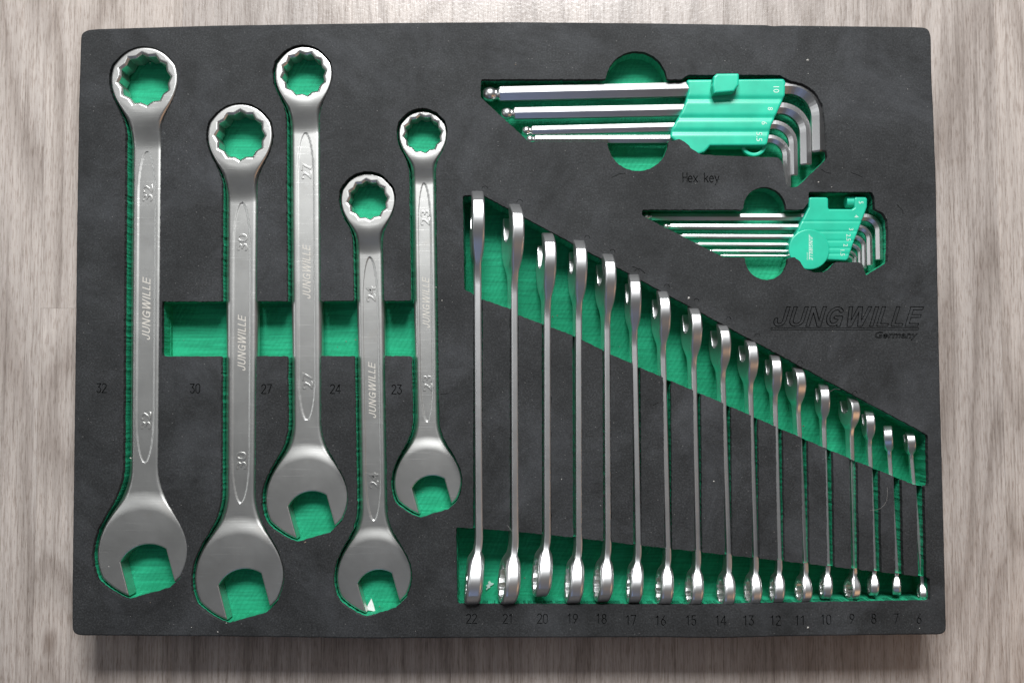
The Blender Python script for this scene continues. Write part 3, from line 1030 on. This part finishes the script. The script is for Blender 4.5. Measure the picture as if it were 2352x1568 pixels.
ORD = {21: "second upright wrench from the left end of the row, over the engraved 21", 20: "third upright wrench from the left, its ring stopping short of the pocket's lower wall",
       19: "fourth upright wrench from the left end of the edge-on row", 18: "fifth upright wrench from the left end of the edge-on row", 17: "sixth upright wrench from the left end of the edge-on row",
       16: "seventh upright wrench from the left end of the edge-on row", 15: "eighth upright wrench from the left end of the edge-on row", 14: "middle upright wrench of the seventeen, ninth from either end",
       13: "eighth upright wrench from the right end of the edge-on row", 12: "seventh upright wrench from the right end of the edge-on row", 11: "sixth upright wrench from the right end of the edge-on row",
       10: "fifth upright wrench from the right end of the edge-on row", 9: "fourth upright wrench from the right, its ring hole turned widest open to view", 8: "third upright wrench from the right end of the edge-on row",
       7: "second upright wrench from the right end, leaning over to the left"}
names = {22: "thickest upright combination wrench, leftmost of the edge-on row above the engraved 22", 6: "smallest upright combination wrench at the right end of the row, above the 6"}
for s, (ytip, pa, pb, yend, roll, tilt) in ROW.items():
    hw = 0.355 * s + 0.4
    Rj, Rr = 1.00 * s + 1.5, 0.69 * s + 1.3
    tsh, tj, tr = 0.15 * s + 1.95, 0.18 * s + 4.8, 0.37 * s + 3.3
    za = Z_SLOT + hw + 0.05
    if s >= 20: za = max(za, Z_DEEP + Rj + 0.4)
    rl = math.radians(roll + 4.0)
    ze = za + hw * math.cos(rl)
    A, B = at(*pa, ze), at(*pb, ze)
    sl = (B[0] - A[0]) / (B[1] - A[1])
    xtop = lambda y: A[0] + sl * (y - A[1])
    px_t = pa[0]
    Ytip = at(px_t, ytip, za + 0.25 * s)[1]
    Yend = at(pb[0], yend, za + 0.2 * Rr)[1]
    Yj, Yr = Ytip - 0.98 * Rj, Yend + 0.97 * Rr
    xo = math.sin(rl) * hw
    J = np.array((xtop(Yj) - xo, Yj)); R = np.array((xtop(Yr) - xo, Yr))
    L = float(np.linalg.norm(J - R))
    yaw = math.atan2((R - J)[0], -(R - J)[1])
    F, _ = wrench_shape(s, L, Rr, Rj, hw, hw * 0.94, tsh, tr, tj, -1, 0.0, -0.05 * s, tilt, None, 0.1 * s)
    Bm = Matrix(((0, 0, 1, 0), (0, -1, 0, 0), (1, 0, 0, 0), (0, 0, 0, 1)))
    M = Matrix.Translation(Vector((J[0], J[1], TRAY + za)) * MM) @ Matrix.Rotation(yaw, 4, 'Z') @ Matrix.Rotation(rl, 4, 'Y') @ Bm
    tz = tilt * 3 * Rr
    w = build_wrench("combination_wrench", s, F, L, Rr, Rj, 0.55 if s > 12 else 0.45, M_CHROME, M, -tr / 2 - tz - 1.5, max(tj, tr) / 2 + 1.5)
    tag(w, names.get(s) or ORD[s], "wrench", "combination wrenches standing on edge in a row")

# ------------------------------------------------------------------ hex keys and their holders
def sweep(path, radii, phase, name, caps=True, sides=6, up=None):
    """hexagonal bar along a flat path (list of (x,y,z)), one radius per point"""
    P = np.array(path, float); n = len(P)
    T = np.gradient(P, axis=0)
    T /= np.maximum(np.linalg.norm(T, axis=1, keepdims=True), 1e-9)
    V, Fc = [], []
    for i in range(n):
        nn = np.array((-T[i][1], T[i][0], 0.0)); nn /= max(np.linalg.norm(nn), 1e-9)
        bb = np.array((0, 0, 1.0))
        for k in range(sides):
            a = phase + 2 * math.pi * k / sides
            V.append(P[i] + radii[i] * (math.cos(a) * nn + math.sin(a) * bb))
    for i in range(n - 1):
        for k in range(sides):
            k2 = (k + 1) % sides
            Fc.append((i * sides + k, i * sides + k2, (i + 1) * sides + k2, (i + 1) * sides + k))
    if caps:
        Fc.append(tuple(range(sides))[::-1]); Fc.append(tuple((n - 1) * sides + k for k in range(sides)))
    return V, Fc

def hex_key(size, tip, hold, corner_x, end, zc, Rb, label, group, ball=True):
    """tip, hold: px points on the long arm; corner_x: px x of the short arm; end: px y of its end"""
    p0, p1 = at(*tip, zc), at(*hold, zc)
    d = (p1 - p0) / np.linalg.norm(p1 - p0)
    e = at(corner_x, end, zc)
    c = p0 + d * ((e[0] - p0[0]) / d[0])           # where the arms meet
    d2 = (e - c) / np.linalg.norm(e - c)
    turn = math.acos(float(np.clip(np.dot(d, d2), -1, 1)))
    t = Rb * math.tan(turn / 2)
    a, b = c - d * t, c + d2 * t
    nrm = np.array((d[1], -d[0]))                  # towards the inside of the bend (down the picture)
    o = a + nrm * Rb
    r = size / 2 / math.cos(math.pi / 6)
    l0 = p0 + d * (1.25 * size if ball else 0)
    path = [l0, l0 + d * 0.15]
    rad = [0.93 * r, r]
    path += [l0 + (a - l0) * k / 4 for k in (1, 2, 3)]; rad += [r] * 3
    a0 = math.atan2(-nrm[1], -nrm[0])
    for k in range(13):
        th = a0 - turn * k / 12
        path.append(o + Rb * np.array((math.cos(th), math.sin(th)))); rad.append(r)
    le = float(np.linalg.norm(e - b))
    path += [b + d2 * (le - 0.12 * size), b + d2 * le]; rad += [r, 0.86 * r]
    root = empty("hex_key", (p0[0], p0[1], TRAY + Z_FLAT))
    off = np.array((p0[0], p0[1], Z_FLAT))
    V, Fc = sweep([(x, y, zc) for x, y in path], rad, math.radians(96), "arm")
    me = mesh_np("arm", np.array(V) - off, Fc, smooth=False)
    link("arm", me, root, M_HEX)
    if ball:
        prof = [(0.0, 0.45), (0.06, 0.62), (0.2, 0.80), (0.38, 0.92), (0.55, 0.96), (0.72, 0.90), (0.86, 0.76), (0.93, 0.70), (1.02, 0.70), (1.10, 0.78), (1.2, 0.9), (1.25, 0.93)]
        V, Fc = sweep([(*(p0 + d * (k * size)), zc) for k, _ in prof], [q * r for _, q in prof], 0, "ball_tip", sides=12)
        V2, F2 = V, Fc
        link("ball_tip", mesh_np("ball_tip", np.array(V2) - off, F2, smooth=True), root, M_HEX)
    tag(root, label, "hex key", group)
    return root

ZK = -7.0
G1, G2 = "hex keys in the larger green holder", "hex keys in the smaller green holder"
hex_key(10, (1109, 218), (1570, 207), 1879.5, 352, ZK, 22.0, "thickest hex key, topmost of the four in the larger green holder", G1)
hex_key(8, (1151, 262), (1558, 254), 1850, 381, ZK, 18.5, "second thickest hex key, just below the topmost in the larger holder", G1)
hex_key(6, (1199, 301), (1545, 292.5), 1822, 405, ZK, 14.5, "third hex key from the top in the larger holder, above the lowest one", G1)
hex_key(5.5, (1208, 321), (1542, 320), 1807, 431, ZK, 13.0, "lowest and thinnest hex key in the larger green holder", G1)
ZS = -9.5
hex_key(5, zd(140, 447), zd(1380, 449), zd(1990, 0)[0], zd(0, 786)[1], ZS, 10.5, "topmost and thickest hex key in the smaller green holder", G2)
hex_key(4, zd(300, 522), zd(1360, 526), zd(1917, 0)[0], zd(0, 830)[1], ZS, 9.0, "second hex key from the top in the smaller green holder", G2)
hex_key(3, zd(405, 598), zd(1320, 602), zd(1874, 0)[0], zd(0, 853)[1], ZS, 7.5, "third hex key from the top in the smaller green holder", G2)
hex_key(2.5, zd(540, 661), zd(1290, 665), zd(1840, 0)[0], zd(0, 830)[1], ZS, 6.5, "fourth hex key from the top in the smaller green holder", G2)
hex_key(2, zd(660, 713), zd(1285, 717), zd(1806, 0)[0], zd(0, 812)[1], ZS, 5.0, "second lowest hex key in the smaller green holder", G2)
hex_key(1.5, zd(745, 749), zd(1280, 753), zd(1790, 0)[0], zd(0, 812)[1], ZS, 4.2, "lowest and thinnest hex key in the smaller green holder", G2)

def sdf_part(name, F, lo, hi, h, root, material, off):
    P, Q, N = surface(F, lo, hi, h)
    return link(name, mesh_np(name, P - np.array(off), Q, N), root, material)

# larger holder
HT = -1.0                                            # top face height
hz = [(530, 412), (1535, 403), (1552, 440), (1545, 580), (1400, 900), (1360, 1085), (1335, 1105), (760, 1108), (745, 1130), (700, 1175), (640, 1196), (560, 1190), (480, 1145),
      (430, 1085), (370, 1040), (345, 1010), (355, 940), (400, 850), (460, 750), (505, 640), (530, 540), (528, 470), (513, 435)]
def zc_(x, y): return ((2550 + x / 2.6133) / 1.7415, (160 + y / 2.6133) / 1.7415)
hp = [at(*zc_(*p), HT) for p in hz]
hc = np.mean(hp, 0)
hold1 = empty("hex_key_holder", (hc[0], hc[1], TRAY + Z_FLAT))
tag(hold1, "larger green plastic hex key holder marked 10 to 5.5", "key holder", "green hex key holders")
ridge_y = [at(1700, zc_(0, y)[1], HT)[1] for y in (618, 812, 958)]
def F_h1(x, y, z):
    d = poly_sdf(x, y, hp)
    g = sum(np.exp(-((y - ry) / 1.9) ** 2) for ry in ridge_y)
    h = 6.6 - 0.8 * g
    return extrude(d, z, HT - 6.6, h, 1.7)
P = np.array(hp)
off = (hc[0], hc[1], Z_FLAT)
sdf_part("body", F_h1, (P[:, 0].min(), P[:, 1].min(), HT - 13.6), (P[:, 0].max(), P[:, 1].max(), HT), 0.7, hold1, M_PLASTIC, off)
# clip standing on the body
ca_, cb_ = at(*zc_(800, 350), 6.0), at(*zc_(1068, 350), 6.0)
cl = [at(*zc_(*p), 7.0) for p in [(832, 348), (1055, 346), (1066, 360), (1062, 470), (1010, 540), (800, 560), (785, 480), (795, 380)]]
def F_clip(x, y, z):
    d = poly_sdf(x, y, cl)
    d3 = extrude(d, z, 0.6, 6.2, 1.6)
    hx, hy = at(*zc_(800, 440), 6.0)
    hole = np.hypot(y - hy, z - 3.0) - 1.7
    return np.maximum(d3, -np.maximum(hole, x - hx - 5.0))
P = np.array(cl)
sdf_part("clip", F_clip, (P[:, 0].min(), P[:, 1].min(), -6), (P[:, 0].max(), P[:, 1].max(), 7), 0.55, hold1, M_PLASTIC, off)
lc = at(*zc_(1215, 1098), HT - 5)
def F_loop(x, y, z):
    d = np.abs(np.hypot((x - lc[0]) * 0.92, y - lc[1]) - 7.2) - 1.35
    return extrude(d, z, HT - 6, 1.8, 0.8)
sdf_part("loop", F_loop, (lc[0] - 10, lc[1] - 9.5, HT - 9), (lc[0] + 10, lc[1] + 9.5, HT - 3), 0.6, hold1, M_PLASTIC, off)
for t, x, y, hh in (("10", 1450, 520, 4.2), ("8", 1388, 720, 3.6), ("6", 1325, 870, 3.9), ("5.5", 1272, 1012, 4.2)):
    p = at(*zc_(x, y), HT)
    put_text("size_mark", t, hold1, (p[0] - off[0], p[1] - off[1], HT + 0.06 - Z_FLAT), (0, 0, -math.pi / 2), M_PRINT, height=hh, thick=0.04)

# smaller holder
HT = -3.0
hz2 = [(1443, 300), (1455, 290), (1580, 290), (1596, 303), (1596, 372), (1602, 383), (1780, 384), (1800, 372), (1800, 300), (1812, 289), (1890, 290), (1902, 305), (1900, 370), (1790, 660), (1752, 775), (1735, 790),
       (1290, 770), (1290, 690), (1330, 600), (1375, 500), (1410, 430), (1440, 370)]
hp2 = [at(*zd(*p), HT) for p in hz2]
hc2 = np.mean(hp2, 0)
hold2 = empty("hex_key_holder", (hc2[0], hc2[1], TRAY + Z_FLAT))
tag(hold2, "smaller green plastic hex key holder with round badge and notched top", "key holder", "green hex key holders")
off2 = (hc2[0], hc2[1], Z_FLAT)
P = np.array(hp2)
rid2 = [at(1900, zd(0, y)[1], HT)[1] for y in (480, 560, 632, 690, 735)]
def F_h2(x, y, z):
    d = poly_sdf(x, y, hp2)
    g = sum(np.exp(-((y - ry) / 0.9) ** 2) for ry in rid2) * sstep(0, 4, at(*zd(0, 440), HT)[1] - y)
    return extrude(d, z, HT - 6.6, 6.6 - 0.25 * g, 1.3)
sdf_part("body", F_h2, (P[:, 0].min(), P[:, 1].min(), HT - 13.6), (P[:, 0].max(), P[:, 1].max(), HT), 0.55, hold2, M_PLASTIC, off2)
bc = at(*zd(1445, 700), HT + 1.2)
br = 47.0 / F_PX * (H_CAM - HT)
def F_badge(x, y, z):
    d = np.hypot(x - bc[0], y - bc[1]) - br
    return extrude(d, z, HT - 5.0, 6.2, 0.9)
sdf_part("badge", F_badge, (bc[0] - br, bc[1] - br, HT - 11.4), (bc[0] + br, bc[1] + br, HT + 1.4), 0.55, hold2, M_PLASTIC, off2)
# spring roll seen inside the notch
sc_ = at(*zd(1775, 330), HT - 4)
def F_roll(x, y, z):
    d = np.hypot(y - sc_[1], z - (HT - 5)) - 4.2
    return np.maximum(d, np.abs(x - sc_[0]) - 4.0)
sdf_part("roll", F_roll, (sc_[0] - 5, sc_[1] - 5, HT - 10), (sc_[0] + 5, sc_[1] + 5, HT), 0.6, hold2, M_PLASTIC, off2)
for t, x, y, hh in (("5", 1850, 333, 3.2), ("4", 1815, 442, 3.0), ("3", 1773, 543, 3.1), ("2.5", 1752, 607, 3.1), ("2", 1730, 668, 3.1), ("1.5", 1705, 728, 3.1)):
    p = at(*zd(x, y), HT)
    put_text("size_mark", t, hold2, (p[0] - off2[0], p[1] - off2[1], HT + 0.06 - Z_FLAT), (0, 0, -math.pi / 2), M_PRINT, height=hh, thick=0.04)
zb = HT + 1.2
p = at(*zd(1457, 687), zb)
bv, bf = brand_mesh(18.5, 2.7, 0.07)
bo = link("badge_lettering", mesh_np("badge_lettering", bv, bf, smooth=False), hold2, M_PRINT)
bo.location = Vector((p[0] - off2[0], p[1] - off2[1], zb + 0.08 - Z_FLAT)) * MM
bo.rotation_euler = (0, 0, -math.pi / 2)
p = at(*zd(1429, 755), zb)
put_text("badge_lettering", "Germany", hold2, (p[0] - off2[0], p[1] - off2[1], zb + 0.06 - Z_FLAT), (0, 0, -math.pi / 2), M_PRINT, height=1.3, width=5.6, thick=0.03, shear=0.24)
pa = at(*zd(1443, 580), zb); pb = at(*zd(1443, 782), zb)
um = mesh_np("badge_lettering", [(pa[0] - .1, pa[1], zb + .05), (pa[0] + .12, pa[1], zb + .05), (pb[0] + .12, pb[1], zb + .05), (pb[0] - .1, pb[1], zb + .05)] - np.array(off2), [(0, 1, 2, 3)], smooth=False)
link("badge_lettering", um, hold2, M_PRINT)

# ------------------------------------------------------------------ litter lying in the tray
def prism(name, pts, z0, z1, material, label, cat):
    P = np.array(pts); c = P.mean(0); n = len(P)
    V = [(x - c[0], y - c[1], 0) for x, y in P] + [(x - c[0], y - c[1], z1 - z0) for x, y in P]
    Fc = [tuple(range(n, 2 * n)), tuple(range(n))[::-1]] + [(i, (i + 1) % n, n + (i + 1) % n, n + i) for i in range(n)]
    o = link(name, mesh_np(name, V, Fc, smooth=False), None, material)
    o.location = Vector((c[0], c[1], TRAY + z0)) * MM
    return tag(o, label, cat)
def zm(x, y): return ((1000 + x / 2.6133) / 1.7415, (2131 + y / 2.6133) / 1.7415)
prism("plastic_chip", [at(*zm(*p), Z_FLAT) for p in [(1222, 800), (1235, 745), (1270, 680), (1290, 735), (1312, 815), (1262, 806)]][::-1], Z_FLAT + 0.02, Z_FLAT + 0.8, M_CHIP,
      "white triangular plastic chip lying in the jaw of the wrench stamped 24", "plastic chip")
def zr_(x, y): return ((1780 + x / 2.6133) / 1.7415, (2000 + y / 2.6133) / 1.7415)
shav = [(470, 838), (480, 858), (512, 868), (490, 885), (476, 888), (470, 910), (450, 916), (436, 936), (430, 922), (444, 900), (428, 890), (446, 876), (458, 872), (450, 850)]
prism("plastic_shaving", [at(*zr_(*p), Z_DEEP) for p in shav][::-1], Z_DEEP + 0.02, Z_DEEP + 1.0, M_SHAVE, "pale curled plastic shaving on the green floor right of the 22's ring", "shaving")

# loose grit and fluff
V, Fc, V2, F2 = [], [], [], []
def crumb(V, Fc, x, y, z, r):
    b = len(V)
    pts = [(1, 0, 0), (0, 1, 0), (-1, 0, 0), (0, -1, 0), (0, 0, 1)]
    a = random.random() * 6.28
    for px, py, pz in pts:
        k = r * random.uniform(0.5, 1.2)
        V.append((x + k * (px * math.cos(a) - py * math.sin(a)), y + k * (px * math.sin(a) + py * math.cos(a)), z + k * pz * 0.8))
    Fc.extend([(b + i, b + (i + 1) % 4, b + 4) for i in range(4)])
for (px, py, z, r) in [(701, 1245, 0, 1.1), (1184, 149, 0, .9), (817, 781, Z_FLAT, .8), (795, 784, Z_FLAT, .6), (775, 797, Z_FLAT, .5), (1269, 957 - 230, Z_DEEP, 1.0), (1205, 1327, Z_DEEP, .8), (345, 1383, 0, .4),
                        (1845, 978, Z_DEEP, .9), (1960, 1000, Z_DEEP, .6), (1280, 725, Z_DEEP, .7), (1620, 1330, Z_DEEP, .6), (1718, 1340, Z_DEEP, .7), (1560, 1340, Z_DEEP, .8), (872, 1392, Z_FLAT, .6)]:
    p = at(px, py, z); crumb(V, Fc, p[0], p[1], z, r)
o = link("grit", mesh_np("grit", V, Fc, smooth=False), None, M_CRUMB)
o.location.z = TRAY * MM
tag(o, "brown crumbs of grit scattered over the foam tray", "grit", kind="stuff")
for (px, py, r) in [(1855, 138, 1.0), (1583, 684, 1.1), (1640, 1105, .9), (1856, 1440, .9), (300, 1052, .7), (1665, 140, .5), (2085, 205, .6), (1880, 418, .7), (1910, 430, .6), (1595, 735, .7), (1150, 205, .5),
                    (1856, 170, .4), (700, 650, .5), (1015, 690, .5), (1290, 1100, .5), (1380, 1160, .4), (2112, 1442, .4), (500, 1450, .6), (520, 1430, .5), (440, 1440, .5), (250, 1300, .5), (1002, 660, .6)]:
    p = at(px, py); crumb(V2, F2, p[0], p[1], 0.0, r)
for _ in range(420):
    x, y = random.uniform(180, 2150), random.uniform(75, 1450)
    p = at(x, y)
    inside = False
    crumb(V2, F2, p[0], p[1], 0.0, random.choice([.07, .09, .11, .14, .2]))
for pts in ([(2038, 1118), (2037, 1150), (2022, 1168), (1998, 1172)], [(1165, 1205), (1178, 1222), (1184, 1246)]):
    q = np.array([at(*p) for p in pts])
    t = np.linspace(0, 1, 14)
    k = len(q) - 1
    px = np.interp(t * k, range(k + 1), q[:, 0]); py = np.interp(t * k, range(k + 1), q[:, 1])
    for _ in range(2):
        px[1:-1] = (px[:-2] + 2 * px[1:-1] + px[2:]) / 4; py[1:-1] = (py[:-2] + 2 * py[1:-1] + py[2:]) / 4
    hv, hf = sweep([(a, b, 0.15 + 0.5 * math.sin(3.1 * c)) for a, b, c in zip(px, py, t)], [0.045] * 14, 0.5, "hair", sides=3)
    b0 = len(V2); V2 += [tuple(v) for v in hv]; F2 += [tuple(b0 + i for i in f) for f in hf]
o = link("lint", mesh_np("lint", V2, F2, smooth=False), None, M_LINT)
o.location.z = TRAY * MM
tag(o, "pale dust specks and lint sprinkled over the black foam", "dust", kind="stuff")
